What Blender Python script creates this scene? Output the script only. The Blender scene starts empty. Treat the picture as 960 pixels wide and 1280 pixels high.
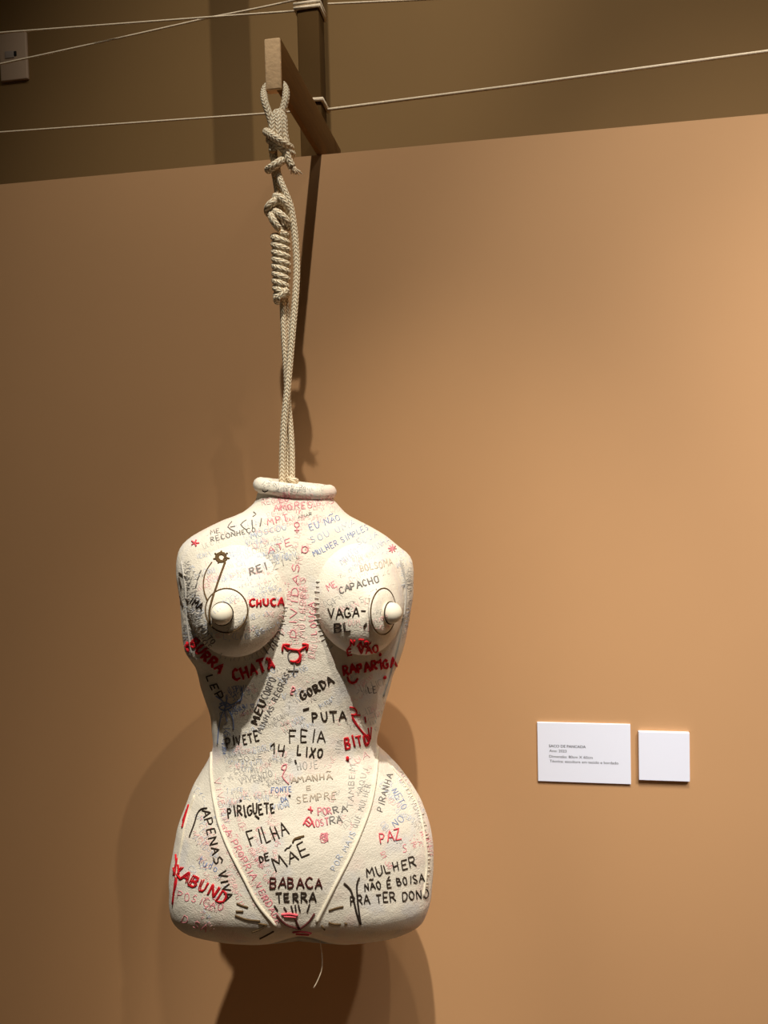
import bpy, bmesh, math, random
from mathutils import Vector, Matrix, noise
from mathutils.bvhtree import BVHTree

S = bpy.context.scene
COL = S.collection
random.seed(4)

# ------------------------------------------------------------------ camera
YAW, PITCH, ROLL, DIST, CAMZ, FPX = 0.16206, -0.04561, -0.02561, 1.58463, 1.5, 1000.0
def basis():
    f = Vector((-math.sin(YAW)*math.cos(PITCH), math.cos(YAW)*math.cos(PITCH), math.sin(PITCH)))
    r = Vector((math.cos(YAW), math.sin(YAW), 0)); u = r.cross(f)
    c, s = math.cos(ROLL), math.sin(ROLL)
    return c*r+s*u, -s*r+c*u, f
RT, UP, FW = basis()
CAM = Vector((0, -DIST, CAMZ))
cd = bpy.data.cameras.new('camera'); cam = bpy.data.objects.new('camera', cd); COL.objects.link(cam)
cd.sensor_fit = 'VERTICAL'; cd.sensor_height = 36; cd.lens = FPX/1280*36; cd.clip_start = .01
cam.matrix_world = Matrix(((RT.x, UP.x, -FW.x, CAM.x), (RT.y, UP.y, -FW.y, CAM.y), (RT.z, UP.z, -FW.z, CAM.z), (0, 0, 0, 1)))
S.camera = cam

# ------------------------------------------------------------------ world, lights, exposure
S.view_settings.view_transform = 'Standard'; S.view_settings.look = 'None'
S.view_settings.gamma = 1; S.view_settings.use_curve_mapping = False
S.view_settings.exposure = 0
W = bpy.data.worlds.new('world'); S.world = W; W.use_nodes = True
bg = W.node_tree.nodes['Background']; bg.inputs[0].default_value = (1, .82, .55, 1); bg.inputs[1].default_value = .036

def spot(name, loc, target, power, size, blend, radius, color):
    l = bpy.data.lights.new(name, 'SPOT'); l.energy = power; l.spot_size = math.radians(size); l.spot_blend = blend
    l.shadow_soft_size = radius; l.color = color
    o = bpy.data.objects.new(name, l); COL.objects.link(o); o.location = loc
    o.rotation_euler = (Vector(target)-Vector(loc)).to_track_quat('-Z', 'Y').to_euler()
    return o
WHITE, WARM, COOL = (1, .95, .84), (1, .92, .76), (1, .97, .93)
spot('track_or_added_spot', (.17, -2.82, 6.20), (.12, 0, 1.15), 710, 44, 1.0, .03, WHITE)       # front spot: the beam's shadow and the one under the torso
spot('track_or_added_spot', (.20, -2.86, 6.20), (-.36, -.28, .72), 800, 9.6, 1.0, .03, WHITE)    # added narrow spot that brightens the lower part of the sculpture
spot('track_or_added_spot', (.72, -1.75, 4.00), (-.48, -.05, .48), 105, 27, .9, .022, WARM)     # from the right: the soft shadow to the left
spot('track_or_added_spot', (.15, -1.40, 4.00), (-.22, 0, .30), 120, 27, .7, .03, WARM)         # steep from close to the wall
spot('track_or_added_spot', (1.6, -2.20, 4.10), (1.02, 0, .60), 500, 43, 1.0, .05, COOL)         # this and the next are added to brighten the wall on the right
spot('track_or_added_spot', (.9, -2.80, 4.10), (.80, 0, 1.62), 340, 36, 1.0, .05, COOL)  # second added wash, higher up on the right
spot('track_or_added_spot', (1.12, -1.60, 4.20), (-.54, .4, 2.58), 118, 28, 1.0, .02, WHITE)    # over the wall's top on the wall behind

# ------------------------------------------------------------------ helpers
def ray(u, v):
    return (RT*((u-480)/FPX) + UP*((640-v)/FPX) + FW).normalized()
def at_y(u, v, y):
    d = ray(u, v); return CAM + d*((y-CAM.y)/d.y)

def nodes(m):
    m.use_nodes = True; nt = m.node_tree; return nt, nt.nodes['Principled BSDF']
def srgb(c):
    return tuple(((x/255)/12.92 if x/255 <= .04045 else ((x/255+.055)/1.055)**2.4) for x in c)
def mat(name, c, rough=.8, var=0.0, vscale=20, bump=0.0, bscale=200, spec=.3, detail=4, stretch=None):
    m = bpy.data.materials.new(name); nt, b = nodes(m)
    c = srgb(c); b.inputs['Base Color'].default_value = (*c, 1); b.inputs['Roughness'].default_value = rough
    b.inputs['Specular IOR Level'].default_value = spec
    tc = nt.nodes.new('ShaderNodeTexCoord'); vec = tc.outputs['Object']
    if stretch:
        mp = nt.nodes.new('ShaderNodeMapping'); mp.inputs['Scale'].default_value = stretch
        nt.links.new(vec, mp.inputs['Vector']); vec = mp.outputs[0]
    if var:
        n = nt.nodes.new('ShaderNodeTexNoise'); n.inputs['Scale'].default_value = vscale; n.inputs['Detail'].default_value = detail
        nt.links.new(vec, n.inputs['Vector'])
        r = nt.nodes.new('ShaderNodeMapRange'); r.inputs['From Min'].default_value = .25; r.inputs['From Max'].default_value = .75
        r.inputs['To Min'].default_value = 1-var; r.inputs['To Max'].default_value = 1+var
        nt.links.new(n.outputs['Fac'], r.inputs['Value'])
        mx = nt.nodes.new('ShaderNodeMix'); mx.data_type = 'RGBA'; mx.blend_type = 'MULTIPLY'; mx.inputs['Factor'].default_value = 1
        mx.inputs['A'].default_value = (*c, 1); nt.links.new(r.outputs[0], mx.inputs['B'])
        nt.links.new(mx.outputs['Result'], b.inputs['Base Color'])
    if bump:
        n = nt.nodes.new('ShaderNodeTexNoise'); n.inputs['Scale'].default_value = bscale; n.inputs['Detail'].default_value = 3
        nt.links.new(vec, n.inputs['Vector'])
        bp = nt.nodes.new('ShaderNodeBump'); bp.inputs['Strength'].default_value = bump; bp.inputs['Distance'].default_value = .002
        nt.links.new(n.outputs['Fac'], bp.inputs['Height']); nt.links.new(bp.outputs[0], b.inputs['Normal'])
    return m

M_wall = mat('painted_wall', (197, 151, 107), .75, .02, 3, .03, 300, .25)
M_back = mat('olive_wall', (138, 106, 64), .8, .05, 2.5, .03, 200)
M_floor = mat('floor', (120, 95, 70), .6, .08, 4)
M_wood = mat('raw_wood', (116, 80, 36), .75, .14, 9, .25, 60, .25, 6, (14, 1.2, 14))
M_endgrain = mat('wood_end_grain', (226, 188, 144), .85, .12, 90, .5, 160)
M_post = mat('dark_post', (86, 62, 32), .85, .06, 12, .05, 120, .1)
M_plate = mat('plate_plastic', (205, 176, 150), .5)
M_dark = mat('socket_dark', (22, 18, 14), .6)
M_mod = mat('socket_module', (175, 160, 150), .5)
M_card = mat('white_card', (238, 240, 255), .6, .01, 5)
M_ink = mat('print_ink', (60, 58, 72), .8)
M_string = mat('white_string', (232, 212, 184), .9, .15, 300)
M_cord = mat('piping_cloth', (236, 226, 206), .9, .05, 60)
M_black = mat('dark_thread', (56, 44, 34), .9, .25, 120)
M_brown = mat('brown_thread', (92, 70, 42), .9, .2, 120)
M_maroon = mat('maroon_thread', (82, 34, 30), .9, .2, 120)
M_red = mat('red_thread', (196, 22, 34), .85, .2, 120)
M_pinkred = mat('rose_thread', (226, 92, 104), .9, .15, 120)
M_pink = mat('faded_pink_ink', (238, 192, 188), .95, .08, 200)
M_rose = mat('rose_ink', (224, 142, 150), .95, .1, 200)
M_blue = mat('faded_blue_ink', (188, 194, 208), .95, .08, 200)
M_blue2 = mat('blue_ink', (126, 142, 184), .95, .1, 200)
M_grey = mat('faded_grey_ink', (194, 188, 180), .95, .08, 200)
M_grey2 = mat('grey_ink', (126, 120, 116), .95, .1, 200)
M_tan = mat('faded_brown_ink', (192, 176, 158), .95, .08, 200)

def cloth_material():
    m = bpy.data.materials.new('cotton_cloth'); nt, b = nodes(m); N = nt.nodes.new; L = nt.links.new
    tc = N('ShaderNodeTexCoord')
    n1 = N('ShaderNodeTexNoise'); n1.inputs['Scale'].default_value = 16; n1.inputs['Detail'].default_value = 5
    n2 = N('ShaderNodeTexNoise'); n2.inputs['Scale'].default_value = 21; n2.inputs['Detail'].default_value = 6
    n3 = N('ShaderNodeTexNoise'); n3.inputs['Scale'].default_value = 260; n3.inputs['Detail'].default_value = 2
    mp = N('ShaderNodeMapping'); mp.inputs['Location'].default_value = (3, 7, 1)
    L(tc.outputs['Object'], n1.inputs['Vector']); L(tc.outputs['Object'], mp.inputs['Vector']); L(mp.outputs[0], n2.inputs['Vector']); L(tc.outputs['Object'], n3.inputs['Vector'])
    def ramp(src, a, c):
        r = N('ShaderNodeValToRGB'); r.color_ramp.elements[0].position = a; r.color_ramp.elements[1].position = c
        L(src, r.inputs[0]); return r.outputs[0]
    def mix(a, bcol, fac, k):
        x = N('ShaderNodeMix'); x.data_type = 'RGBA'; mu = N('ShaderNodeMath'); mu.operation = 'MULTIPLY'; mu.inputs[1].default_value = k
        L(fac, mu.inputs[0]); L(mu.outputs[0], x.inputs['Factor'])
        if isinstance(a, tuple): x.inputs['A'].default_value = (*srgb(a), 1)
        else: L(a, x.inputs['A'])
        x.inputs['B'].default_value = (*srgb(bcol), 1); return x.outputs['Result']
    c = mix((242, 233, 217), (236, 196, 190), ramp(n1.outputs['Fac'], .54, .68), .34)
    c = mix(c, (208, 210, 222), ramp(n2.outputs['Fac'], .55, .68), .36)
    c = mix(c, (216, 202, 182), ramp(n3.outputs['Fac'], .48, .75), .22)
    L(c, b.inputs['Base Color']); b.inputs['Roughness'].default_value = .95; b.inputs['Specular IOR Level'].default_value = .1
    b.inputs['Sheen Weight'].default_value = .1
    n4 = N('ShaderNodeTexNoise'); n4.inputs['Scale'].default_value = 420; n4.inputs['Detail'].default_value = 2
    n5 = N('ShaderNodeTexNoise'); n5.inputs['Scale'].default_value = 45; n5.inputs['Detail'].default_value = 3
    L(tc.outputs['Object'], n4.inputs['Vector']); L(tc.outputs['Object'], n5.inputs['Vector'])
    b1 = N('ShaderNodeBump'); b1.inputs['Strength'].default_value = .5; b1.inputs['Distance'].default_value = .0015
    b2 = N('ShaderNodeBump'); b2.inputs['Strength'].default_value = .35; b2.inputs['Distance'].default_value = .004
    L(n5.outputs['Fac'], b2.inputs['Height']); L(n4.outputs['Fac'], b1.inputs['Height']); L(b2.outputs[0], b1.inputs['Normal']); L(b1.outputs[0], b.inputs['Normal'])
    return m
M_cloth = cloth_material()

def rope_material():
    m = bpy.data.materials.new('braided_rope'); nt, b = nodes(m); N = nt.nodes.new; L = nt.links.new
    def math_(op, a, c=None):
        x = N('ShaderNodeMath'); x.operation = op
        for i, s in enumerate((a, c)):
            if s is None: continue
            if isinstance(s, (int, float)): x.inputs[i].default_value = s
            else: L(s, x.inputs[i])
        return x.outputs[0]
    uv = N('ShaderNodeUVMap'); sep = N('ShaderNodeSeparateXYZ'); L(uv.outputs[0], sep.inputs[0])
    # U is metres along the rope, V turns round it: V-shaped plaits, eight strands round
    v8 = math_('MULTIPLY', sep.outputs[1], 4.0); tri = math_('PINGPONG', v8, .5)
    w = math_('FRACT', math_('ADD', math_('MULTIPLY', sep.outputs[0], 160.0), math_('MULTIPLY', tri, 1.7)))
    h1 = math_('SINE', math_('MULTIPLY', w, math.pi)); h2 = math_('SINE', math_('MULTIPLY', math_('MULTIPLY', tri, 2.0), math.pi))
    h = math_('MULTIPLY', math_('POWER', h1, .7), math_('ADD', math_('MULTIPLY', h2, .5), .5))
    mx = N('ShaderNodeMix'); mx.data_type = 'RGBA'; L(h, mx.inputs['Factor'])
    mx.inputs['A'].default_value = (*srgb((172, 136, 96)), 1); mx.inputs['B'].default_value = (*srgb((255, 244, 218)), 1)
    L(mx.outputs['Result'], b.inputs['Base Color']); b.inputs['Roughness'].default_value = .9; b.inputs['Specular IOR Level'].default_value = .15
    bp = N('ShaderNodeBump'); bp.inputs['Strength'].default_value = .7; bp.inputs['Distance'].default_value = .002
    L(h, bp.inputs['Height']); L(bp.outputs[0], b.inputs['Normal'])
    return m
M_rope = rope_material()

def obj(name, bm, material, parent=None, smooth=True, label=None):
    """bm holds world coordinates; a child is stored relative to its root"""
    me = bpy.data.meshes.new(name); root = parent
    while root is not None and root.parent is not None: root = root.parent
    if root is not None: bmesh.ops.translate(bm, verts=bm.verts, vec=-root.location)
    bm.normal_update(); bm.to_mesh(me); bm.free()
    me.materials.append(material)
    if smooth:
        for p in me.polygons: p.use_smooth = True
    o = bpy.data.objects.new(name, me); COL.objects.link(o); o.parent = parent
    if label: o['label'] = label
    return o
def tag(o, label=None, cat=None, group=None, kind=None):
    if label: o['label'] = label
    if cat: o['category'] = cat
    if group: o['group'] = group
    if kind: o['kind'] = kind
    return o
def empty(name, loc, label, cat, group=None):
    o = bpy.data.objects.new(name, None); COL.objects.link(o); o.location = loc; o.empty_display_size = .05
    return tag(o, label, cat, group)
def box(bm, a, b, bev=0):
    r = bmesh.ops.create_cube(bm, size=1)
    vs = r['verts']
    for v in vs:
        v.co = Vector([(a[i]+b[i])/2 + v.co[i]*(b[i]-a[i]) for i in range(3)])
    if bev:
        es = list({e for v in vs for e in v.link_edges})
        bmesh.ops.bevel(bm, geom=es, offset=bev, segments=2, affect='EDGES', profile=.6)
def smooth_path(pts, step=.004):
    """Catmull-Rom through pts"""
    P = [Vector(p) for p in pts]; P = [2*P[0]-P[1]]+P+[2*P[-1]-P[-2]]; out = []
    for i in range(1, len(P)-2):
        n = max(2, int((P[i+1]-P[i]).length/step))
        for k in range(n):
            t = k/n; a, b, c, d = P[i-1], P[i], P[i+1], P[i+2]
            out.append(.5*((2*b)+(c-a)*t+(2*a-5*b+4*c-d)*t*t+(3*b-3*c+d-a)*t**3))
    out.append(P[-2]); return out
def tube(bm, pts, r, n=8, closed=False, uvl=None):
    """a swept tube; r a number or a list"""
    pts = [Vector(p) for p in pts]
    q = [pts[0]]
    for p in pts[1:]:
        if (p-q[-1]).length > 1e-5: q.append(p)
    pts = q; m = len(pts)
    if m < 2: return
    if not isinstance(r, (list, tuple)): r = [r]*m
    elif len(r) != m: r = [r[min(len(r)-1, int(i*len(r)/m))] for i in range(m)]
    tang = []
    for i in range(m):
        a = pts[(i-1) % m] if (closed or i > 0) else pts[i]
        b = pts[(i+1) % m] if (closed or i < m-1) else pts[i]
        t = b-a; tang.append(t.normalized() if t.length > 1e-9 else Vector((0, 0, 1)))
    nrm = tang[0].orthogonal().normalized(); rings = []; s = 0; ss = []
    for i in range(m):
        if i:
            nrm = nrm - tang[i]*nrm.dot(tang[i])
            nrm = nrm.normalized() if nrm.length > 1e-6 else tang[i].orthogonal().normalized()
            s += (pts[i]-pts[i-1]).length
        bi = tang[i].cross(nrm); ss.append(s)
        rings.append([bm.verts.new(pts[i]+(nrm*math.cos(2*math.pi*k/n)+bi*math.sin(2*math.pi*k/n))*r[i]) for k in range(n)])
    def face(i, j, k, s0, s1):
        k2 = (k+1) % n
        f = bm.faces.new((rings[i][k], rings[i][k2], rings[j][k2], rings[j][k]))
        if uvl:
            for lp, u in zip(f.loops, ((s0, k/n), (s0, (k+1)/n), (s1, (k+1)/n), (s1, k/n))): lp[uvl].uv = u
    for i in range(m-1):
        for k in range(n): face(i, i+1, k, ss[i], ss[i+1])
    if closed:
        for k in range(n): face(m-1, 0, k, ss[-1], ss[-1]+(pts[0]-pts[-1]).length)
    else:
        for ring, t, sg in ((rings[0], -tang[0], 1), (rings[-1], tang[-1], -1)):
            c = bm.verts.new(sum((v.co for v in ring), Vector())/n + t*r[0]*.5)
            for k in range(n):
                a, b = ring[k], ring[(k+1) % n]
                bm.faces.new((b, a, c) if sg == 1 else (a, b, c))

# ------------------------------------------------------------------ setting
WALL_TOP = 2.14052
def struct(name, a, b, m):
    bm = bmesh.new(); box(bm, a, b); return tag(obj(name, bm, m, smooth=False), kind='structure')
struct('floor', (-4, -4.5, -.05), (4, .8, 0), M_floor)
struct('wall_front', (-3, 0, 0), (3, .045, WALL_TOP), M_wall)
BACKY = .40
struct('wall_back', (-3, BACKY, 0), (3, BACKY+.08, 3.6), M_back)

# ------------------------------------------------------------------ beam and post
BX1, BX0, BL, BH = -.3662, -.3939, .2783, .0836
beam = empty('wooden_beam', (BX0, .045, WALL_TOP), 'raw wooden beam jutting out over the top of the tan wall', 'beam')
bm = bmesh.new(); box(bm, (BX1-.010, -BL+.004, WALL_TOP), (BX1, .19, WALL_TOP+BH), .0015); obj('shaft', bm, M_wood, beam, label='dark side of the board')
bm = bmesh.new(); box(bm, (BX0, -BL, WALL_TOP+.0005), (BX1-.0005, -BL+.017, WALL_TOP+BH-.0005), .0025)
obj('end_block', bm, M_endgrain, beam, label='pale sawn end of the beam')
post = empty('post', (-.4, .09, 0), 'dark upright post with string wound round it behind the tan wall', 'post')
PX0, PX1, PY0, PY1 = -.4245, -.3782, .06, .110
bm = bmesh.new(); box(bm, (PX0, PY0, 0), (PX1, PY1, 3.4), .003); obj('shaft', bm, M_post, post)

# strings
def string(name, pts, label, r=.0021, sag=0):
    P = [Vector(p) for p in pts]; out = []
    for a, b in zip(P[:-1], P[1:]):
        for k in range(40):
            t = k/40; p = a.lerp(b, t); p.z -= sag*4*t*(1-t); out.append(p)
    out.append(P[-1]); bm = bmesh.new(); tube(bm, out, r, 6)
    return tag(obj(name, bm, M_string), label, 'string', 'white strings tied to the post')
YS = .092
LFT = PX0-.002; RGT = PX1+.002
string('string', [at_y(-330, 72, YS), at_y(0, 41, YS), at_y(262, 21.5, YS), at_y(374, 13.5, YS)], 'upper thin string running left from the post, ending above the outlet plate')
string('string', [at_y(-330, 148, YS+.02), at_y(0, 80, YS+.02), at_y(262, 22, YS+.02), at_y(374, -1, YS+.02)], 'slanting thin string crossing in front of the outlet plate', sag=.001)
string('string', [at_y(-330, 181, YS), at_y(0, 165.5, YS), at_y(374, 139, YS)], 'lowest thin string on the left, just above the tan wall and behind the knot')
string('string', [at_y(410, 137, YS), at_y(640, 107.5, YS-.025), at_y(960, 64, YS-.05), at_y(1300, 17, YS-.07)], 'thick bright string running right from the post to the frame edge', .003)
string('string', [at_y(410, 5, YS), at_y(520, 0, YS), at_y(900, -20, YS)], 'short thin string at the top right of the post')
def wrap(z, dz, r, turns=1):
    pts = []; x0, x1, y0, y1 = PX0-r*.7, PX1+r*.7, PY0-r*.7, PY1+r*.7
    for t in range(turns):
        o = t*r*2.1
        pts += [(x0, y1, z+o), (x0, y0, z+o+dz*.2), (x1, y0, z+o+dz*.8), (x1, y1, z+o+dz)]
    bm = bmesh.new(); tube(bm, pts, r, 8); return obj('string_wrap', bm, M_string, post, label='white string wound round the post')
wz = at_y(395, 124, PY0).z
wrap(wz, -.003, .0045, 1)
wz = at_y(395, 9, PY0).z
wrap(wz, .002, .004, 2)

# outlet plate on the back wall
pl = empty('outlet_plate', (-1.28, BACKY, 2.6), 'pale outlet plate on the dim wall behind, at the top left edge', 'outlet plate')
a, b = at_y(37, 100, BACKY), at_y(33.5, 41, BACKY)
px1 = a.x; pz0, pz1 = a.z, b.z; px0 = px1-.078
bm = bmesh.new(); box(bm, (px0, BACKY-.009, pz0), (px1, BACKY+.001, pz1), .003); obj('cover', bm, M_plate, pl)
c = at_y(16, 70, BACKY)
bm = bmesh.new(); box(bm, (c.x-.016, BACKY-.011, c.z-.010), (c.x+.010, BACKY-.006, c.z+.008), .001); obj('socket_module', bm, M_mod, pl)
bm = bmesh.new(); box(bm, (c.x+.010, BACKY-.0115, c.z-.006), (c.x+.017, BACKY-.006, c.z+.006), .0015); obj('socket_hole', bm, M_dark, pl)

# ------------------------------------------------------------------ cards
CX, CZ, CW, CH = .03625, .88966, .177, .11735
card = empty('caption_card', (CX, 0, CZ), 'white caption card with four lines of black print on the tan wall', 'caption card')
bm = bmesh.new(); box(bm, (CX, -.0045, CZ), (CX+CW, .0005, CZ+CH), .0005); obj('board', bm, M_card, card, smooth=False)
def text_line(s, x, z, width, bold):
    cu = bpy.data.curves.new('t', 'FONT'); cu.body = s; cu.size = .01; cu.offset =   .00013 if bold else .00002
    cu.extrude = .00008; cu.resolution_u = 3
    t = bpy.data.objects.new('t', cu); COL.objects.link(t); bpy.context.view_layer.update()
    me = bpy.data.meshes.new_from_object(t); bpy.data.objects.remove(t)
    bm = bmesh.new(); bm.from_mesh(me); bpy.data.meshes.remove(me)
    x0 = min(v.co.x for v in bm.verts); x1 = max(v.co.x for v in bm.verts); k = width/(x1-x0)
    for v in bm.verts:
        v.co = Vector((x+(v.co.x-x0)*k, -.0046-v.co.z, z+v.co.y*min(k, .75)))
    obj('print_line', bm, M_ink, card, smooth=False)
PXM = CW/117.0
for s, u0, u1, v, bd in (('SACO DE PANCADA', 686, 732, 933, True), ('Ano: 2023', 686.5, 708, 939, False),
                         ('Dimensão: 80cm X 60cm', 686.5, 740.5, 946, False), ('Técnica: escultura em tecido e bordado', 687, 772.5, 951.8, False)):
    p0 = at_y(u0, v, 0); p1 = at_y(u1, v, 0); text_line(s, p0.x, p0.z, p1.x-p0.x, bd)
QX, QZ, QW, QH = .22783, .9003, .09359, .09441
bm = bmesh.new(); box(bm, (QX, -.0085, QZ), (QX+QW, .0005, QZ+QH), .0006)
tag(obj('wall_card', bm, M_card, smooth=False), 'small square blank white card right of the caption card', 'card')

# ------------------------------------------------------------------ torso frame
AX = Vector((-.3768, -BL, 0))                                     # hanging axis
VIEW = Vector((CAM.x-AX.x, CAM.y-AX.y, 0)).normalized()          # the torso faces this way
SIDE = Vector((0, 0, 1)).cross(VIEW).normalized()                # to the viewer's right
def pt(u, v, off=0.0):
    """the point of the torso's own mid plane seen at u, v; off moves it out to the front"""
    d = ray(u, v); t = (AX-CAM).dot(VIEW)/d.dot(VIEW); p = CAM+d*t
    if off:
        t = ((AX-CAM).dot(VIEW)+off)/d.dot(VIEW); p = CAM+d*t
    return p
MPP = (pt(376, 900)-pt(375, 900)).length

def interp(tab, v):
    """smooth monotone-ish interpolation of (v, x) pairs"""
    if v <= tab[0][0]: return tab[0][1]
    for i in range(len(tab)-1):
        if tab[i][0] <= v <= tab[i+1][0]:
            x0, y0 = tab[i]; x1, y1 = tab[i+1]; t = (v-x0)/(x1-x0)
            m0 = (y1-tab[i-1][1])/(x1-tab[i-1][0]) if i > 0 else (y1-y0)/(x1-x0)
            m1 = (tab[i+2][1]-y0)/(tab[i+2][0]-x0) if i+2 < len(tab) else (y1-y0)/(x1-x0)
            h = x1-x0
            return (2*t**3-3*t*t+1)*y0+(t**3-2*t*t+t)*h*m0+(-2*t**3+3*t*t)*y1+(t**3-t*t)*h*m1
    return tab[-1][1]
LEFT = [(610, 324), (618, 321), (626, 319), (634, 312), (642, 301), (649, 282), (661, 256), (672, 237.5), (684, 226), (700, 221.5), (719, 221.5), (739, 224), (757, 226), (795, 229), (812, 232),
        (823, 239), (832, 245), (857, 251), (879, 258), (894, 263), (912, 265), (935, 266), (957, 256.5), (980, 243), (1002, 234), (1028, 224), (1052, 219), (1082, 213.5), (1110, 212.5), (1131, 213), (1146, 217), (1159, 228), (1169, 247), (1176, 272), (1180, 305)]
RIGHT = [(610, 414), (618, 416), (625, 418), (632, 424), (644, 436), (655, 457), (668, 480), (683, 499), (692, 510), (702, 515), (739, 515.5), (767, 511), (804, 504), (825, 497.5), (840, 491), (866, 484), (880, 480),
         (907, 474.5), (931, 472), (946, 487), (963, 502), (987, 519), (1010, 531), (1042, 539), (1073, 540), (1100, 538.5), (1117, 537), (1137, 531), (1148, 525), (1160, 510), (1169, 493), (1176, 466), (1180, 440)]
FRONT = [(610, .052), (625, .058), (645, .068), (665, .079), (690, .089), (720, .094), (780, .096), (830, .090), (880, .083), (930, .084), (980, .096), (1030, .108), (1080, .112), (1108, .110), (1125, .100), (1140, .083), (1150, .067), (1160, .048), (1170, .026), (1180, .006)]
BACK = [(610, .052), (625, .056), (645, .068), (690, .088), (780, .098), (860, .086), (930, .086), (1000, .112), (1070, .126), (1120, .12), (1150, .10), (1170, .07), (1180, .03)]
EXPO = [(610, 2.0), (680, 2.1), (720, 2.5), (800, 2.5), (880, 2.15), (940, 2.1), (1050, 2.3), (1130, 2.5), (1180, 2.4)]
NC = 112
rows = [610+i*5 for i in range(108)]+[1148, 1152, 1156, 1160, 1163, 1166, 1169, 1171.5, 1174, 1176, 1178, 1180]
bm = bmesh.new(); rings = []
for v in rows:
    ul, ur = interp(LEFT, v), interp(RIGHT, v)
    # the section follows the picture's own slant, so unproject both ends
    pl_, pr_ = pt(ul, v), pt(ur, v); c = (pl_+pr_)/2; e = (pr_-pl_)/2; f, bk, ex = interp(FRONT, v), interp(BACK, v), 2/interp(EXPO, v)
    ring = []
    for k in range(NC):
        th = 2*math.pi*k/NC; cs, sn = math.cos(th), math.sin(th)
        x = math.copysign(abs(cs)**ex, cs); y = math.copysign(abs(sn)**ex, sn)
        p = c+e*x+VIEW*(y*(f if y > 0 else bk))
        u = (ul+ur)/2+(ur-ul)/2*x
        if y > 0:
            # belly swell, hollow between the thighs, groin creases
            g = math.exp(-((u-376)/34)**2)
            p += VIEW*(.010*math.exp(-((u-370)/70)**2-((v-1035)/60)**2))*y
            s = min(1, max(0, (v-1118)/45)); s = s*s*(3-2*s)
            p -= VIEW*(.022*g*s)*y
            # midline furrow of the chest and the stomach
            p -= VIEW*(.006*math.exp(-((u-370)/26)**2-((v-800)/90)**2))*y
        s = min(1, max(0, (v-1140)/40))
        p += Vector((0, 0, 1))*(.004*s*math.exp(-((u-376)/24)**2))
        n = noise.noise(p*18)*.0012+noise.noise(p*55)*.0006
        p += (p-c).normalized()*n
        ring.append(bm.verts.new(p))
    rings.append(ring)
for a, b in zip(rings[:-1], rings[1:]):
    for k in range(NC): bm.faces.new((a[k], b[k], b[(k+1) % NC], a[(k+1) % NC]))
for ring, dz in ((rings[0], .004), (rings[-1], -.002)):
    c = sum((q.co for q in ring), Vector())/NC
    mid = [bm.verts.new(c.lerp(q.co, .5)+Vector((0, 0, dz*.7))) for q in ring]; cc = bm.verts.new(c+Vector((0, 0, dz)))
    for k in range(NC):
        k2 = (k+1) % NC
        f1 = (ring[k], ring[k2], mid[k2], mid[k]); f2 = (mid[k], mid[k2], cc)
        if dz < 0: f1 = f1[::-1]; f2 = f2[::-1]
        bm.faces.new(f1); bm.faces.new(f2)
bmesh.ops.recalc_face_normals(bm, faces=bm.faces)
bm.normal_update()
TREES = [BVHTree.FromBMesh(bm)]
torso = empty('torso_sculpture', tuple(pt(375, 1178)), 'white cloth torso sculpture covered in stitched and inked words, hanging on the rope', 'sculpture')
obj('body', bm, M_cloth, torso)

def hit(u, v):
    d = ray(u, v); best = None
    for T in TREES:
        loc, n, i, dist = T.ray_cast(CAM, d)
        if loc and (best is None or dist < best[2]): best = (loc, n if n.dot(d) < 0 else -n, dist)
    return best

# ------------------------------------------------------------------ bust
def dome(cx, cy, rx, rt, rb, h, lean, name):
    """padded dome sewn on the chest; rt, rb its upper and lower reach in height"""
    bm = bmesh.new(); NR, NA = 26, 72; rr = []; T = TREES[0]
    for i in range(NR+1):
        r = (1-(1-i/NR)**1.6)*1.0; ring = []
        for k in range(NA):
            a = 2*math.pi*k/NA; up = (math.sin(a)+1)/2      # 1 at the top
            ry = rt if math.sin(a) > 0 else rb
            u = cx+rx*r*math.cos(a); v = cy-ry*r*math.sin(a)
            d = ray(u, v); loc, n, j, ds = T.ray_cast(CAM, d)
            if loc is None: loc = pt(u, v)
            low = (1-r**2.3)**.52; high = (1-r**1.7)**1.05; g = low*(1-up)+high*up
            p = loc+(VIEW+SIDE*lean).normalized()*(h*g-.004*r)+Vector((0, 0, -1))*(.016*g*(1-up))
            p += (VIEW)*noise.noise(p*40)*.001
            ring.append(bm.verts.new(p))
            if i == 0: break
        rr.append(ring)
    for k in range(NA): bm.faces.new((rr[0][0], rr[1][k], rr[1][(k+1) % NA]))
    for a, b in zip(rr[1:-1], rr[2:]):
        for k in range(NA): bm.faces.new((a[k], b[k], b[(k+1) % NA], a[(k+1) % NA]))
    bm.normal_update()
    if sum(f.normal.dot(VIEW) for f in bm.faces) < 0: bmesh.ops.reverse_faces(bm, faces=bm.faces)
    bm.normal_update(); tree = BVHTree.FromBMesh(bm)
    return obj(name, bm, M_cloth, torso), tree
bl_, t1 = dome(295, 752, 62, 74, 66, .056, -.10, 'bust_dome')
br_, t2 = dome(449, 750, 56, 74, 66, .060, .30, 'bust_dome')
TREES += [t1, t2]

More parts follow.
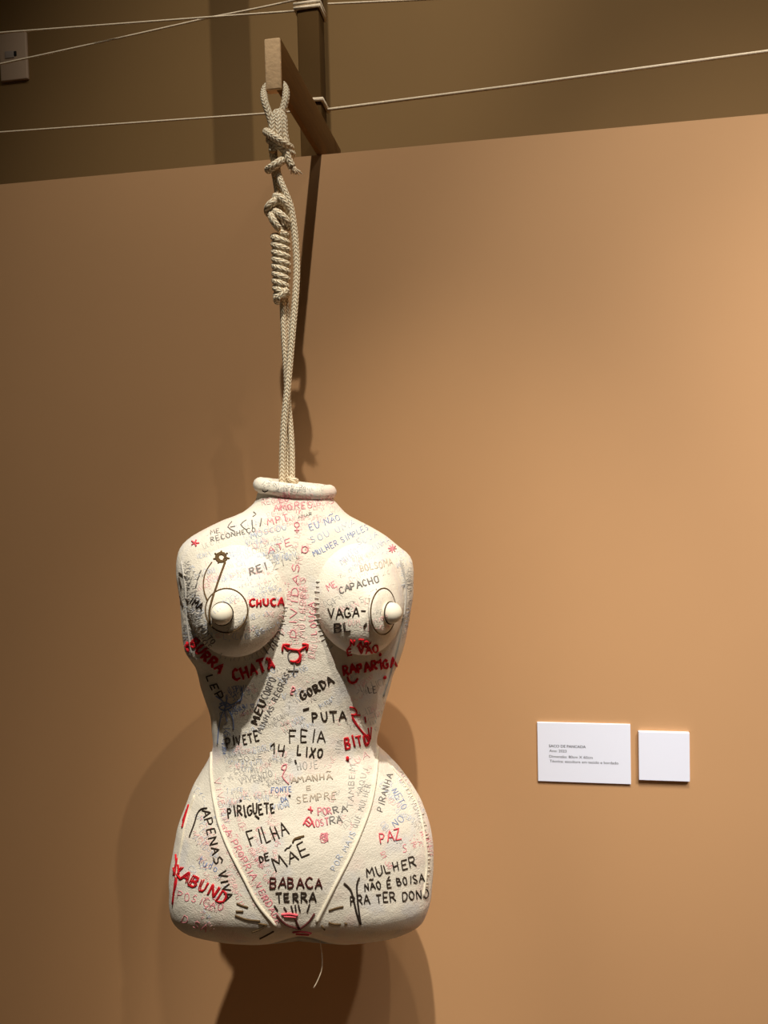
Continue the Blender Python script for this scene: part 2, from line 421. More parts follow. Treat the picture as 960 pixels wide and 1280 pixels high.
def frame_of(n, tilt=0):
    z = n.normalized(); x = Vector((0, 0, 1)).cross(z).normalized(); y = z.cross(x); return x, y, z
def spheroid(bm, c, n, r, h, seg=36, ringn=14, crease=0):
    x, y, z = frame_of(n); rows_ = []
    for i in range(ringn+1):
        ph = math.pi*i/ringn; row = []
        for k in range(seg):
            a = 2*math.pi*k/seg
            p = c+(x*math.cos(a)+y*math.sin(a))*(r*math.sin(ph))+z*(h*math.cos(ph))
            row.append(bm.verts.new(p))
            if i in (0, ringn): break
        rows_.append(row)
    for i in range(ringn):
        a, b = rows_[i], rows_[i+1]
        for k in range(seg):
            k2 = (k+1) % seg
            if i == 0: bm.faces.new((a[0], b[k], b[k2]))
            elif i == ringn-1: bm.faces.new((a[k], b[0], a[k2]))
            else: bm.faces.new((a[k], b[k], b[k2], a[k2]))
def mean_normal(u, v, r):
    n = Vector()
    for k in range(12):
        q = hit(u+r*math.cos(k*math.pi/6), v+r*math.sin(k*math.pi/6)); n += q[1]
    return n.normalized()
for parent_, cu_, cv_, ra, nu, nv, rn, extra in ((bl_, 284, 763, .0335, 279, 767, .0165, Vector()), (br_, 477, 764, .036, 485, 766, .0165, SIDE*.55)):
    q = hit(cu_, cv_); n = (mean_normal(cu_, cv_, 14)+extra).normalized(); x, y, z = frame_of(n)
    bm = bmesh.new(); spheroid(bm, q[0]+z*.001, n, ra, .010); bm.normal_update(); T = BVHTree.FromBMesh(bm)
    ar = obj('round_patch', bm, M_cloth, parent_); TREES.append(T)
    bm = bmesh.new(); tube(bm, [q[0]+z*.0035+(x*math.cos(a)+y*math.sin(a))*ra*.985 for a in [2*math.pi*k/48 for k in range(48)]], .0011, 6, True)
    obj('patch_outline', bm, M_brown, parent_, label='dark thread outline')
    q = hit(nu, nv); bm = bmesh.new(); c = q[0]+z*.006; spheroid(bm, c, n, rn, .017); bm.normal_update(); T = BVHTree.FromBMesh(bm)
    obj('round_button', bm, M_cord, parent_); TREES.append(T)
    bm = bmesh.new(); tube(bm, [q[0]+z*.0045+(x*math.cos(a)+y*math.sin(a))*rn*1.02 for a in [2*math.pi*k/36 for k in range(36)]], .0012, 6, True)
    obj('button_stitch', bm, M_black, parent_, label='dark thread round the button')

# neck roll
bm = bmesh.new(); c = (pt(319.5, 608)+pt(417.5, 613))/2; e = (pt(412, 614.5)-pt(326, 605))/2
pts = []
for k in range(56):
    a = 2*math.pi*k/56; p = c+e*math.cos(a)+VIEW*.052*math.sin(a); pts.append(p+Vector((0, 0, -.004*max(0, math.sin(a)))))
rad = [.0125+noise.noise(p*45)*.0015 for p in pts]
tube(bm, pts, rad, 14, True); bm.normal_update(); TREES.append(BVHTree.FromBMesh(bm)); obj('neck_roll', bm, M_cloth, torso)

# ------------------------------------------------------------------ threads on the cloth
def on_cloth(pxs, lift=.0003, step=2.2):
    """pixels of a line -> runs of points lying on the cloth"""
    runs = []; run = []
    for (u0, v0), (u1, v1) in zip(pxs[:-1], pxs[1:]):
        n = max(1, int(math.hypot(u1-u0, v1-v0)/step))
        for k in range(n+(1 if (u1, v1) == pxs[-1] else 0)):
            t = k/n; q = hit(u0+(u1-u0)*t, v0+(v1-v0)*t)
            if q is None or (run and (q[0]-run[-1]).length > .03):
                if len(run) > 1: runs.append(run)
                run = []
            if q: run.append(q[0]+q[1]*lift)
    if len(run) > 1: runs.append(run)
    return runs
def curve_px(p, step=4):
    return [(q.x, q.y) for q in smooth_path([Vector((a, b, 0)) for a, b in p], step)]
def thread_each(name, lines, r, m, label=None, curved=True):
    for l in lines: thread_part(name, [l], r, m, label=label, curved=curved)
def thread_part(name, lines, r, m, parent=None, label=None, lift=None, curved=True, n=6):
    bm = bmesh.new()
    for l in lines:
        for run in on_cloth(curve_px(l) if curved and len(l) > 2 else l, r*.3 if lift is None else lift): tube(bm, run, r, n)
    if len(bm.verts) == 0: bm.free(); return None
    return obj(name, bm, m, parent or torso, label=label)

# one-line letters: strokes in a box 0..1 x 0..1, y up
G = {
'A': '0,0 .45,1 .9,0|.2,.38 .72,.38', 'B': '.05,0 .05,1 .6,.95 .72,.75 .55,.53 .05,.5|.55,.53 .8,.3 .65,.05 .05,0', 'C': '.8,.85 .5,1 .15,.8 .03,.45 .2,.1 .5,0 .8,.12',
'D': '.05,0 .05,1 .5,.95 .8,.6 .75,.25 .45,.02 .05,0', 'E': '.75,1 .08,1 .05,0 .75,.02|.06,.5 .6,.52', 'F': '.05,0 .05,1 .75,1|.05,.52 .6,.54',
'G': '.78,.85 .45,1 .12,.75 .03,.4 .2,.07 .55,0 .8,.2 .8,.45 .5,.45', 'H': '.05,0 .05,1|.75,0 .75,1|.05,.5 .75,.5', 'I': '.3,0 .3,1', 'J': '.6,1 .6,.2 .4,0 .1,.1',
'K': '.05,0 .05,1|.7,1 .08,.45 .75,0', 'L': '.08,1 .05,0 .7,.03', 'M': '0,0 .12,1 .45,.4 .8,1 .92,0', 'N': '.05,0 .05,1 .75,0 .78,1', 'O': '.42,1 .1,.8 .03,.45 .2,.07 .45,0 .72,.15 .8,.5 .68,.85 .42,1',
'P': '.05,0 .05,1 .6,.97 .75,.75 .6,.5 .06,.46', 'Q': '.42,1 .1,.8 .03,.4 .3,0 .7,.15 .8,.5 .68,.85 .42,1|.5,.3 .85,-.05', 'R': '.05,0 .05,1 .6,.97 .75,.76 .6,.52 .06,.48|.3,.48 .8,0',
'S': '.72,.88 .4,1 .1,.8 .25,.55 .6,.42 .72,.2 .4,0 .05,.12', 'T': '0,1 .85,1|.42,1 .4,0', 'U': '.05,1 .05,.3 .25,0 .55,.02 .75,.3 .76,1', 'V': '0,1 .4,0 .8,1', 'X': '0,0 .8,1|.05,1 .75,0',
'Y': '0,1 .4,.5 .8,1|.4,.5 .38,0', 'Z': '.05,1 .78,1 .03,0 .8,0', '1': '.05,.7 .35,1 .35,0', '4': '.1,1 .1,.45 .75,.45|.7,1 .68,0', '-': '.1,.45 .6,.45', '~': '0,.3 .25,.5 .5,.35 .8,.5', '.': '.1,0 .2,.08',
'Ã': '0,0 .45,.85 .9,0|.2,.35 .7,.35|.05,1.15 .35,1.28 .6,1.15 .85,1.28', 'É': '.75,.9 .08,.9 .05,0 .75,.02|.06,.45 .6,.47|.3,1.08 .6,1.35', 'Ç': '.8,.85 .5,1 .15,.8 .03,.45 .2,.1 .5,0 .8,.12|.5,0 .55,-.2 .35,-.25',
'o': '.4,.6 .1,.45 .1,.1 .4,0 .7,.15 .65,.5 .4,.6', 't': '.3,.9 .3,.1 .55,0|.05,.6 .6,.6', 'u': '.05,.6 .1,.1 .4,0 .6,.2 .65,.6|.65,.6 .7,0', 'd': '.6,1 .62,0|.6,.5 .3,.6 .08,.3 .3,0 .6,.15', 'i': '.2,0 .2,.65|.2,.85 .22,.9', 'e': '.1,.3 .6,.32 .5,.58 .2,.55 .08,.25 .3,0 .6,.08',
'r': '.1,0 .1,.6|.1,.4 .35,.6 .55,.55', 'g': '.6,.55 .3,.62 .1,.35 .3,.08 .58,.2 .6,.6 .6,-.25 .3,-.4 .05,-.25',
}
WIDE = {'I': .68, '1': .55, 'i': .4, '.': .4, 'M': 1.15, '-': .8}
def word(text, p0, p1, h, m, r, kind='stitched_word', label=None, jit=.05, dbl=0, parent=None, italic=0, lift=None):
    """letters from p0 to p1 along their base line, h pixels tall"""
    rnd = random.Random(sum(ord(c) for c in text)*7+int(p0[0]*3+p0[1]))
    tot = sum(WIDE.get(c, 1.0) if c != ' ' else .7 for c in text)-.12
    ex = ((p1[0]-p0[0])/tot, (p1[1]-p0[1])/tot); l = math.hypot(*ex) or 1; ey = (ex[1]/l*h, -ex[0]/l*h); x = 0; lines = []
    for ch in text:
        if ch == ' ': x += .7; continue
        oy = rnd.uniform(-.08, .08); sl = rnd.uniform(-.1, .1)+italic; sc = rnd.uniform(.9, 1.08)
        for st in G[ch].split('|'):
            P = [tuple(map(float, q.split(','))) for q in st.split()]
            for d in range(1+dbl):
                o = (d-.5*dbl)*.11
                L = []
                for a, b in P:
                    a = a*(.86 if ch not in WIDE else .95)*sc+rnd.uniform(-jit, jit)+sl*b+o; b = b*sc+oy+rnd.uniform(-jit, jit)+o*.6
                    L.append((p0[0]+ex[0]*(x+a)+ey[0]*b, p0[1]+ex[1]*(x+a)+ey[1]*b))
                lines.append(L)
        x += WIDE.get(ch, 1.0)
    return thread_part(kind, lines, r, m, parent, label, lift, curved=False)
B, BB, R_, RB = .00115, .0014, .0015, .0019
W_ = [
 # text, start, end, height, material, radius, doubled
 ('CHUCA', (312, 758), (355, 757), 9, M_red, R_, 1), ('IMA', (236, 753), (252, 763), 9, M_black, B, 0), ('MUITO', (247, 785), (265, 807), 7, M_grey2, .0011, 0), ('NOS', (247, 797), (262, 813), 6, M_grey2, .0011, 0),
 ('BURRA', (236, 806), (275, 843), 12, M_red, RB, 1), ('CHATA', (293, 851), (345, 834), 14, M_red, RB, 1), ('LEP', (258, 845), (272, 878), 9, M_black, B, 0),
 ('MEU', (321, 905), (334, 876), 9, M_black, B, 1), ('CORPO', (334, 875), (346, 848), 9, M_grey2, .0011, 0), ('MINHAS REGRAS', (327, 917), (363, 842), 7, M_grey2, .0011, 0),
 ('DIVIDAS', (370, 797), (374, 702), 8, M_rose, .0011, 0), ('MULHERES', (381, 797), (382, 720), 7, M_pink, .001, 0), ('LOUCA', (396, 793), (393, 752), 8, M_rose, .001, 0),
 ('CAPACHO', (425, 742), (475, 727), 8, M_grey2, .0014, 0), ('VAGA-', (411, 773), (458, 769), 11, M_black, B, 0), ('BL', (418, 790), (441, 788), 10, M_black, B, 1),
 ('NÃO', (438, 807), (462, 810), 8, M_red, R_, 0), ('É VÃO', (434, 819), (474, 815), 9, M_red, R_, 1), ('RAPARIGA', (430, 844), (496, 832), 11, M_red, RB, 1), ('LE', (461, 867), (472, 865), 8, M_grey2, .0011, 0),
 ('GORDA', (378, 875), (419, 853), 10, M_black, B, 1), ('ME', (411, 739), (423, 732), 8, M_rose, .001, 0), ('BOLSOMA', (451, 715), (492, 706), 8, M_tan, .0012, 0),
 ('EU NÃO', (388, 664), (427, 649), 8, M_blue2, .0009, 0), ('SOU UMA', (390, 679), (446, 656), 8, M_blue, .001, 0), ('MULHER SIMPLES', (393, 696), (462, 661), 7, M_blue2, .0009, 0),
 ('MUITO', (428, 706), (449, 690), 8, M_blue, .001, 0), ('SUJA', (448, 682), (474, 669), 8, M_blue, .001, 0), ('MINHA', (466, 690), (488, 677), 8, M_blue, .001, 0), ('AMAR', (373, 648), (391, 644), 4, M_grey2, .0008, 0),
 ('ME', (263, 668), (276, 665), 5, M_grey2, .001, 0), ('RECONHEÇO', (264, 677), (321, 664), 6, M_grey2, .0011, 0), ('MPT', (335, 657), (362, 651), 9, M_rose, .0011, 0), ('MOSCOU', (314, 673), (360, 661), 7, M_blue, .001, 0),
 ('ATE', (336, 692), (367, 681), 8, M_rose, .001, 0), ('REI', (313, 719), (336, 712), 9, M_grey2, .0016, 1), ('ZI', (341, 712), (358, 707), 9, M_grey, .001, 0), ('LGI', (350, 629), (366, 624), 8, M_rose, .001, 0), ('AMORES', (343, 640), (392, 634), 8, M_rose, .001, 0), ('REC', (328, 632), (346, 629), 7, M_pink, .001, 0),
 ('PIVETE', (284, 934), (326, 925), 12, M_black, B, 0), ('14', (338, 942), (358, 944), 15, M_black, B, 0), ('HOJE', (372, 963), (399, 960), 10, M_grey, .001, 0), ('AMANHÃ', (364, 979), (416, 974), 8, M_tan, .0013, 0), ('E', (383, 988), (391, 987), 5, M_tan, .0011, 0), ('SEMPRE', (371, 1004), (422, 998), 9, M_tan, .0012, 0),
 ('PUTA', (391, 902), (434, 899), 12, M_black, BB, 0), ('FEIA', (362, 927), (408, 929), 16, M_black, B, 0), ('LIXO', (371, 943), (404, 948), 12, M_black, BB, 0), ('BITU', (432, 936), (464, 930), 14, M_red, R_, 1), ('TUA', (435, 957), (463, 947), 8, M_pink, .001, 0),
 ('POR', (398, 1020), (416, 1017), 9, M_rose, .0013, 0), ('RA', (417, 1017), (436, 1013), 9, M_grey2, .0012, 0), ('OST', (395, 1034), (413, 1031), 9, M_rose, .0013, 0), ('RA', (413, 1031), (429, 1028), 9, M_grey2, .0012, 0),
 ('POR MAIS', (419, 1089), (446, 1040), 7, M_blue, .001, 0), ('QUE MULHER', (447, 1035), (464, 980), 7, M_grey, .001, 0), ('TAMBEM', (441, 1010), (444, 955), 7, M_grey, .001, 0), ('AQUI', (452, 990), (460, 960), 7, M_grey, .001, 0),
 ('PIRANHA', (478, 1015), (491, 967), 8, M_grey2, .0011, 0), ('NETO', (489, 988), (504, 1014), 8, M_blue2, .0008, 0), ('NO', (494, 1035), (507, 1025), 9, M_blue2, .0008, 0), ('AUTORIDADE', (497, 965), (528, 1038), 7, M_grey, .0009, 0),
 ('PAZ', (475, 1055), (503, 1049), 13, M_pinkred, .0012, 0), ('S', (504, 1066), (510, 1065), 10, M_rose, .001, 0), ('MULHER', (459, 1097), (522, 1082), 11, M_black, B, 0), ('NÃO É BOISA', (456, 1113), (531, 1102), 10, M_black, B, 0), ('PRA TER DONO', (438, 1131), (537, 1122), 11, M_black, B, 0),
 ('PIRIGUETE', (285, 1021), (345, 1015), 12, M_black, BB, 0), ('FILHA', (314, 1059), (363, 1043), 18, M_black, B, 0), ('DE', (325, 1078), (338, 1074), 8, M_black, B, 1), ('MÃE', (345, 1088), (391, 1067), 17, M_black, B, 0), ('BABACA', (337, 1110), (404, 1109), 13, M_maroon, BB, 0), ('TERRA', (345, 1127), (396, 1127), 11, M_black, BB, 0),
 ('APENAS', (252, 1013), (269, 1082), 10, M_black, B, 0), ('VIVA', (273, 1090), (283, 1126), 10, M_black, B, 0), ('tudo', (246, 1079), (272, 1091), 10, M_blue2, .0009, 0), ('VABUND', (214, 1092), (280, 1130), 14, M_red, R_, 1), ('POSIÇÃO', (221, 1122), (279, 1139), 10, M_rose, .0011, 0), ('D SA', (226, 1152), (258, 1166), 9, M_rose, .001, 0),
 ('A PROPRIA VERDADE', (281, 1040), (347, 1158), 8, M_rose, .001, 0), ('VIVER', (267, 975), (277, 1020), 8, M_pink, .001, 0), ('FONTE', (339, 991), (366, 990), 7, M_blue2, .001, 0), ('DA', (352, 1003), (360, 1001), 6, M_blue2, .001, 0), ('VIDA', (341, 1013), (362, 1009), 7, M_blue, .001, 0), ('HOJE', (298, 953), (330, 948), 7, M_grey, .001, 0), ('VIVENDO', (300, 980), (342, 970), 8, M_grey, .001, 0),
]
SEEN_NAMES = {M_red: 'red thread', M_black: 'dark thread', M_maroon: 'maroon thread', M_grey2: 'grey ink', M_grey: 'faded grey ink', M_rose: 'rose ink', M_pink: 'faded pink ink', M_blue: 'faded blue ink', M_blue2: 'blue ink', M_tan: 'faded brown ink', M_pinkred: 'rose thread'}
for tx, p0, p1, h, m, r, db in W_:
    stitched = m in (M_red, M_black, M_maroon, M_pinkred)
    word(tx, p0, p1, h, m, r*(.8 if db else 1), 'stitched_word' if stitched else 'inked_word', SEEN_NAMES[m]+' lettering', dbl=db, lift=None if stitched else -r*.35)

# marks
def circle(cx, cy, rx, ry, n=20, a0=0, a1=360):
    return [(cx+rx*math.cos(math.radians(a0+(a1-a0)*k/n)), cy+ry*math.sin(math.radians(a0+(a1-a0)*k/n))) for k in range(n+1)]
thread_part('stitched_symbol', [circle(367, 819, 8, 8, 20, -60, 120), [(360, 812), (355, 807)], [(353, 814), (354, 806), (362, 806)], [(374, 813), (384, 807)], [(378, 805), (385, 806), (383, 813)], [(360, 811), (367, 812), (376, 813)], [(376, 818), (375, 827), (370, 828)]], .0018, M_red, label='red thread symbol')
thread_part('stitched_symbol', [circle(367, 820, 7, 8, 20, 90, 300), [(368, 827), (367, 843)], [(360, 838), (373, 838)]], .0012, M_grey2, label='grey stitched cross')
thread_part('stitched_flower', [circle(277, 697, 7-k*.9, 6-k*.8, 9, k*40, k*40+300) for k in range(4)]+[[(277+5*math.cos(a), 697+4*math.sin(a)), (277+10*math.cos(a+.2), 697+8*math.sin(a+.2))] for a in [k*.9 for k in range(7)]], .0016, M_brown, label='brown thread flower')
thread_part('pulled_thread', [[(265, 703), (257.5, 715), (254.5, 729), (256, 742), (260, 751)]], .0012, M_brown, label='dark brown thread')
thread_part('pulled_thread', [[(281.5, 703), (275, 721), (270, 736), (264.5, 753), (262, 766), (263, 778)]], .0018, M_brown, label='brown thread')
thread_each('running_stitch', [[(250, 719), (247, 725)], [(247, 728), (245, 734)], [(245, 738), (244, 745)], [(252, 713), (250, 717)]], .0014, M_grey2, label='grey dash')
thread_part('stitched_snake', [[(437, 884), (443, 885), (446, 891), (440, 896), (443, 903), (450, 912), (458, 922), (461, 928)], [(441, 897), (447, 907), (455, 917), (462, 922)], [(439, 893), (450, 894)], [(456, 896), (457, 903)], [(460, 910), (462, 926), (457, 930)], [(464, 909), (463, 924)]], .0013, M_red, label='red thread squiggle')
thread_part('stitched_smile', [[(434, 846), (437, 852), (443, 853), (447, 848)], [(435, 850), (440, 854), (446, 851)]], .0018, M_red, label='red thread curve')
thread_each('thread_knot', [[(474, 818), (475.5, 818)], [(471.5, 828), (473, 827)], [(480, 846), (481, 847)], [(434, 946), (434, 950)], [(333, 823), (335, 824)], [(233, 806), (236, 814)], [(235, 803), (234, 811)]], .003, M_red, curved=False, label='red thread knot')
thread_each('thread_knot', [[(361, 994), (363, 995)], [(369, 950), (370, 954)], [(300, 1000), (302, 1001)], [(306, 1018), (308, 1021)], [(319, 1019), (324, 1023)], [(458, 779), (455, 783)], [(379, 887), (386, 885)]], .0016, M_black, curved=False, label='dark thread knot')
thread_each('stitched_stroke', [[(366, 1053), (369, 1048), (380, 1045)], [(368, 1049), (376, 1047)]], .0016, M_brown, label='brown thread stroke')
thread_each('stitched_stroke', [[(430, 1104), (438, 1112), (442, 1125), (446, 1142), (451, 1155)], [(449, 1097), (446, 1106), (447, 1125), (449, 1142), (451, 1155)]], .0016, M_black, label='dark forked stroke')
thread_each('stitched_stroke', [[(411, 1138), (420, 1135), (429, 1133)], [(411, 1153), (418, 1155), (426, 1155)], [(431, 1154), (434, 1155)], [(402, 1157), (406, 1162)]], .0014, M_brown, label='brown dash')
thread_each('stitched_stroke', [[(296, 1129), (303, 1132), (310, 1134)], [(295, 1139), (304, 1139)], [(294, 1144), (308, 1149), (325, 1151)], [(333, 1156), (324, 1162), (315, 1165)], [(342, 1164), (333, 1169), (325, 1173)], [(323, 1154), (334, 1156)]], .0014, M_brown, label='brown dash')
thread_each('stitched_stroke', [[(343, 1132), (347, 1138)], [(355, 1134), (358, 1139)], [(364, 1132), (366, 1140)], [(369, 1131), (370, 1139)], [(373, 1131), (375, 1139)], [(387, 1130), (384, 1139)]], .0014, M_black, label='short dark stitch')
thread_each('stitched_lacing', [[(346, 1144), (357, 1155), (374, 1161)], [(393, 1142), (386, 1152), (375, 1161)], [(369, 1146), (371, 1153), (374, 1160)]], .0017, M_maroon, label='dark lacing')
thread_each('stitched_lacing', [[(352, 1143), (362, 1142), (372, 1144)], [(355, 1145), (370, 1146)], [(366, 1165), (376, 1164), (389, 1166)], [(370, 1167), (386, 1168)]], .0018, M_pinkred, label='rose thread knot')
thread_each('stitched_stroke', [[(259, 1010), (252, 1011), (247, 1017), (243, 1030), (237, 1046)]], .0014, M_black, label='dark curved stroke')
thread_each('side_stitching', [[(236, 1006), (232, 1020), (228, 1034)], [(234, 1012), (229, 1026)], [(220, 1068), (221, 1085), (219, 1105), (216, 1130)], [(217, 1085), (221, 1100), (217, 1118)], [(219, 1090), (226, 1098)], [(222, 1073), (224, 1092)]], .002, M_red, label='red side stitching')
thread_part('stitched_star', [[(244+5*math.cos(a), 679+4*math.sin(a)), (244, 679)] for a in [k*1.25 for k in range(5)]], .0015, M_pinkred, label='rose star')
thread_part('stitched_flower', [[(490+5*math.cos(a), 686+5*math.sin(a)), (490, 686)] for a in [k*.8 for k in range(8)]], .0013, M_rose, label='rose scribbled flower')
thread_part('inked_symbol', [circle(371, 656, 3, 3), [(371, 659), (371, 666)], [(368, 663), (374, 663)]], .001, M_rose, label='rose ring over a cross')
thread_part('inked_symbol', [circle(381, 687, 4, 4), [(377, 691), (378, 682)]], .001, M_rose, label='rose letter D')
thread_part('inked_figure', [[(388, 1008), (389, 1016)], [(385, 1011), (391, 1013)], [(379, 1031), (386, 1021), (393, 1034)], [(381, 1028), (386, 1033), (391, 1026)], [(383, 1025), (387, 1029)]], .0013, M_pinkred, label='rose stitched figure')
thread_part('inked_blot', [[(405+random.uniform(-6, 6), 1047+random.uniform(-7, 7)) for _ in range(5)] for k in range(6)], .0007, M_rose, label='rose blot')
thread_part('inked_squiggle', [[(353, 957), (358, 955), (357, 962), (352, 961), (353, 957)], [(356, 963), (353, 970), (357, 976), (361, 980)]], .0011, M_rose, label='rose squiggle')
thread_part('inked_squiggle', [[(363, 868), (366, 858), (369, 862), (364, 864)], [(363, 867), (366, 868)]], .0011, M_rose, label='rose squiggle')
thread_part('inked_flower', [[(282, 884), (278, 876), (270, 870)], [(282, 884), (284, 872)], [(282, 884), (292, 880), (302, 874)], [(282, 884), (277, 894), (274, 908), (272, 930)], [(285, 886), (291, 898), (292, 912)], [(281, 888), (284, 902)], [(275, 880), (283, 878), (290, 884), (280, 888), (274, 884), (282, 880)], [(300, 878), (303, 868), (302, 860)]], .0012, M_blue2, label='blue ink flower')
thread_part('inked_zigzag', [[(290, 652), (285, 659), (293, 664)], [(288, 659), (294, 658)], [(308, 650), (301, 656), (309, 663)], [(315, 650), (316, 661)], [(327, 648), (325, 658)], [(317, 640), (320, 643), (316, 646)]], .001, M_grey2, label='grey ink zigzag')
thread_each('stitched_stroke', [[(224, 716), (230, 720), (232, 722)], [(224, 722), (227, 734)], [(225, 745), (229, 758)], [(232, 748), (236, 752)]], .0014, M_black, label='dark side stitch')

# seams
def seam(p, r, m=M_cord, name='seam', label=None): return thread_part(name, [p], r, m, label=label, lift=r*.35)
seam([(265, 937), (264, 965), (266, 988), (271, 1016), (275, 1032), (286, 1060), (305, 1097), (322, 1129), (345, 1157)], .0026, name='piping')
seam([(472, 935), (470, 965), (465, 998), (456, 1027), (439, 1067), (420, 1104), (402, 1140), (396, 1152)], .0026, name='piping')
seam([(227, 702), (232, 735), (234.5, 780), (240, 818)], .0016, M_grey, label='grey seam')
seam([(500, 700), (507, 730), (506, 760), (499, 800), (489, 838), (479, 870)], .0016, M_grey, label='grey seam')
seam([(489, 958), (508, 982), (523, 1010), (530, 1045), (533, 1080), (529, 1120)], .0022)
seam([(243, 995), (233, 1025), (226, 1060), (220, 1100)], .0018)
def ticks(p, n, l, r, m, name, label):
    c = curve_px(p, 2); L = []
    for k in range(n):
        i = int(k*(len(c)-2)/n)+1; a, b = c[i-1], c[min(i+1, len(c)-1)]; dx, dy = b[0]-a[0], b[1]-a[1]; q = math.hypot(dx, dy) or 1
        s = random.uniform(.6, 1.2)*l; L.append([(c[i][0]-dy/q*s, c[i][1]+dx/q*s), (c[i][0]+dy/q*s+random.uniform(-1, 1), c[i][1]-dx/q*s)])
    return thread_part(name, L, r, m, label=label, curved=False)
ticks([(357, 757), (352, 785), (337, 808), (318, 820), (297, 824), (270, 818)], 22, 3, .0007, M_grey, 'seam_stitches', 'grey overcast stitches')
ticks([(398, 725), (396, 765), (403, 795), (420, 815)], 14, 3.5, .001, M_grey, 'seam_stitches', 'grey overcast stitches')
ticks([(352, 790), (340, 806), (325, 817)], 5, 5, .0008, M_grey2, 'seam_stitches', 'dark overcast stitches')
ticks([(500, 972), (523, 1010), (532, 1045), (535, 1080), (531, 1120)], 30, 2.2, .001, M_cord, 'seam_stitches', 'white overcast stitches')

# faint illegible writing all over the cloth
STROKES = [[tuple(map(float, q.split(','))) for q in st.split()] for g in G.values() for st in g.split('|')]
def scrawl(n, m, r, name, zones, label):
    L = []
    for _ in range(n):
        z = random.choice(zones); u = random.uniform(z[0], z[2]); v = random.uniform(z[1], z[3]); a = random.gauss(z[4], .2); s = random.uniform(4.5, 8.5); x = 0
        ca, sa = math.cos(a), math.sin(a)
        for k in range(random.randint(3, 7)):
            for st in random.sample(STROKES, random.choice((1, 1, 2))):
                L.append([(u+(x+p*s*.7)*ca+q*s*sa, v+(x+p*s*.7)*sa-q*s*ca) for p, q in ((p+random.uniform(-.08, .08), q+random.uniform(-.08, .08)) for p, q in st)])
            x += s*random.uniform(.6, .85)
    o = thread_part(name, L, r, m, label=label, lift=-r*.4, curved=False, n=5)
    if o: o['kind'] = 'stuff'
CHEST = (240, 660, 340, 740, -.25); CHR = (400, 650, 500, 720, -.4); MIDC = (362, 680, 396, 830, -1.5); NECK = (330, 620, 410, 660, -.1)
BEL = (275, 940, 350, 1010, -.15); BELR = (400, 940, 465, 1040, -1.1); HIPL = (232, 980, 275, 1150, 1.0); HIPR = (470, 960, 530, 1070, .9); WAI = (300, 840, 470, 920, -.4); PIP = (272, 1010, 345, 1150, 1.05); SIDEL = (226, 700, 240, 810, 1.3); SIDER = (500, 700, 512, 800, 1.4); DL = (255, 690, 350, 800, -.3); DR = (405, 700, 470, 790, -.3)
ROLL = (326, 605, 395, 616, .05)
scrawl(150, M_pink, .0006, 'faint_writing', [CHEST, NECK, NECK, MIDC, MIDC, HIPL, PIP, PIP, BELR, HIPR, BEL, DL, DR, WAI], 'faint pink ink')
scrawl(110, M_blue, .0006, 'faint_writing', [CHEST, CHEST, CHR, BEL, WAI, HIPR, DL, DL, HIPL, SIDEL, SIDER], 'faint blue ink')
scrawl(130, M_grey, .0006, 'faint_writing', [CHEST, BEL, BEL, BELR, WAI, HIPR, DL, DR, SIDEL, SIDEL, SIDER, ROLL], 'faint grey ink')
scrawl(12, M_blue2, .0006, 'faint_writing', [(268, 866, 296, 900, -.3), (268, 890, 280, 930, 1.4)], 'blue ink')
scrawl(24, M_rose, .0006, 'faint_writing', [NECK, MIDC, PIP, HIPL, HIPR], 'rose ink')
scrawl(16, M_grey2, .0006, 'faint_writing', [SIDEL, SIDEL, SIDER, ROLL], 'dark grey ink')

thread_part('stitched_stroke', [[(328, 613), (331, 615), (335, 613)]], .001, M_black, label='short dark stitch')
# loose thread under the torso
q = pt(400, 1176, .06)
bm = bmesh.new(); tube(bm, smooth_path([q, pt(402.5, 1195, .06), pt(402, 1212, .062), pt(397, 1226, .06), pt(392, 1235, .058)]), .001, 6)
obj('loose_thread', bm, M_string, torso)

# ------------------------------------------------------------------ rope
ROPE = empty('rope', tuple(pt(343, 118)), 'beige braided rope knotted under the wooden beam, carrying the cloth torso', 'rope')
RR = .0068
def rope_part(name, paths, r=RR, label=None, m=None):
    bm = bmesh.new(); uvl = bm.loops.layers.uv.new('UVMap')
    for p in paths:
        P = [pt(a[0], a[1], a[2] if len(a) > 2 else 0) for a in p]
        tube(bm, smooth_path(P, .003), r, 14, uvl=uvl)
    return obj(name, bm, m or M_rope, ROPE, label=label)
# loop through the beam's hole
rope_part('beam_loop', [[(343, 178, .004), (341, 160, .004), (336, 142, .004), (331, 127, .0), (330, 116, -.012), (334, 108, -.016), (343, 105, -.018), (352, 105, -.016), (357, 112, -.010), (357, 124, -.002), (353, 140, .0), (350, 152, -.002), (350, 178, -.004)]], .0062)
# upper knot
def turn(cx, cy, rx, slope, r0, front, n=18, a0=-200, a1=200, pitch=0):
    out = []
    for k in range(n+1):
        a = math.radians(a0+(a1-a0)*k/n); s = math.sin(a); out.append((cx+rx*s, cy+slope*s+pitch*(k/n-.5), front*math.cos(a)))
    return out
rope_part('knot', [
    [(341, 190, .012), (341, 170, .014), (341, 155, .013), (344, 144, .010), (349, 141, .008), (354, 148, .010), (355, 165, .012), (357, 178, .012), (358, 190, .008)],
    [(349, 186, .016), (349, 165, .018), (348, 150, .014), (346, 143, .010)],
    turn(348, 175, 15, 10, RR, .027, 20, -190, 170),
    turn(351, 184, 14, 9, RR, .019, 18, -100, 190),
    turn(346, 205, 10.5, -7, RR, .020, 18, -200, 190),
    [(341, 180, -.004), (342, 195, .002), (345, 207, .004), (346, 222, .002)],
    [(354, 180, .012), (357, 190, .016), (361, 201, .015), (365, 209, .013)]])
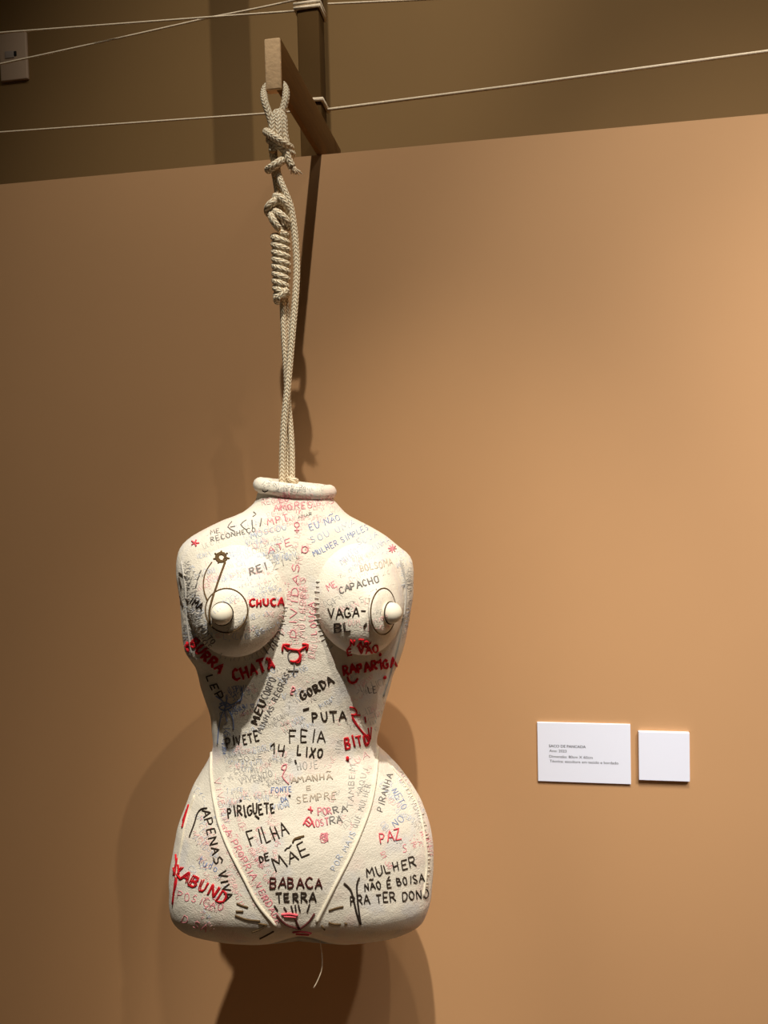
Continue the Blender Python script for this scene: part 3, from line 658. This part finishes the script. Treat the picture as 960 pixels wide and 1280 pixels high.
# frayed end
bm = bmesh.new(); rnd = random.Random(3); c0 = pt(364, 207, .013)
for k in range(34):
    a = rnd.uniform(0, 6.28); rr_ = rnd.uniform(.001, .006); d = pt(369, 216, .013)-c0
    b0 = c0+SIDE*rr_*math.cos(a)+VIEW*rr_*math.sin(a); tube(bm, [b0, b0+d*.5, b0+d*rnd.uniform(.7, 1.25)+SIDE*rnd.uniform(-.008, .008)+VIEW*rnd.uniform(-.006, .006)], .0009, 5)
obj('frayed_end', bm, M_string, ROPE, label='frayed rope end')
# long strands
rope_part('strand', [[(346, 205, .004), (347, 215, .008), (351, 228, .012), (357, 242, .014), (363, 258, .013), (367, 280, .012), (369.5, 305, .012), (371, 335, .012), (369.5, 370, .013), (366, 410, .014), (362.5, 450, .014), (359, 490, .014), (355.5, 525, .012), (353.5, 560, .010), (353, 590, .008), (353, 606, .006)]], .0058)
rope_part('strand', [[(352, 366, 0), (353.5, 385, 0), (355, 420, 0), (357.5, 460, -.001), (360, 500, -.001), (363.5, 540, 0), (365, 570, .002), (365, 606, .002)]], .0052)
rope_part('strand', [[(356, 366, -.008), (360, 400, -.008), (361, 450, -.009), (360, 500, -.010), (359, 550, -.006), (359, 606, -.004)]], .005)
rope_part('strand', [[(343, 214, -.006), (346, 230, -.004), (348, 245, 0), (350, 262, 0)]], .006)
# coil
coil = []
N = 9
for i in range(N*20+1):
    t = i/20; a = 2*math.pi*t; f = t/N
    cx = 350+1.5*math.sin(f*3)+(2.0 if f > .8 else 0)*(f-.8)*5; rx = 8.0-1.6*max(0, f-.55)/.45; cy = 291+f*82
    coil.append((cx+rx*math.sin(a), cy+1.6*math.sin(a), .0155*math.cos(a)))
rope_part('coil', [coil], .0062)
rope_part('coil_head', [
    [(350, 252, -.006), (343, 252, .012), (336, 258, .010), (335, 265, -.002), (340, 270, -.010)],
    [(344, 246, .004), (352, 248, .016), (359, 258, .014), (364, 272, .004), (363, 280, -.006)],
    [(342, 264, .006), (350, 268, .019), (358, 276, .016), (362, 285, .002)],
    [(339, 266, .004), (341, 274, .014), (347, 283, .014), (354, 288, .006)],
    [(349, 244, -.004), (351, 262, -.002), (351, 285, 0)],
    [(340, 256, .0), (346, 250, .010), (354, 252, .010)]], .0066)
rope_part('coil_end', [[(358, 362, .012), (352, 369, .016), (346, 373, .010), (347, 377, .002)]], .0064)
rope_part('neck_knot', [turn(366, 600, 4, 1, RR, .010, 14, -180, 180)], .005)
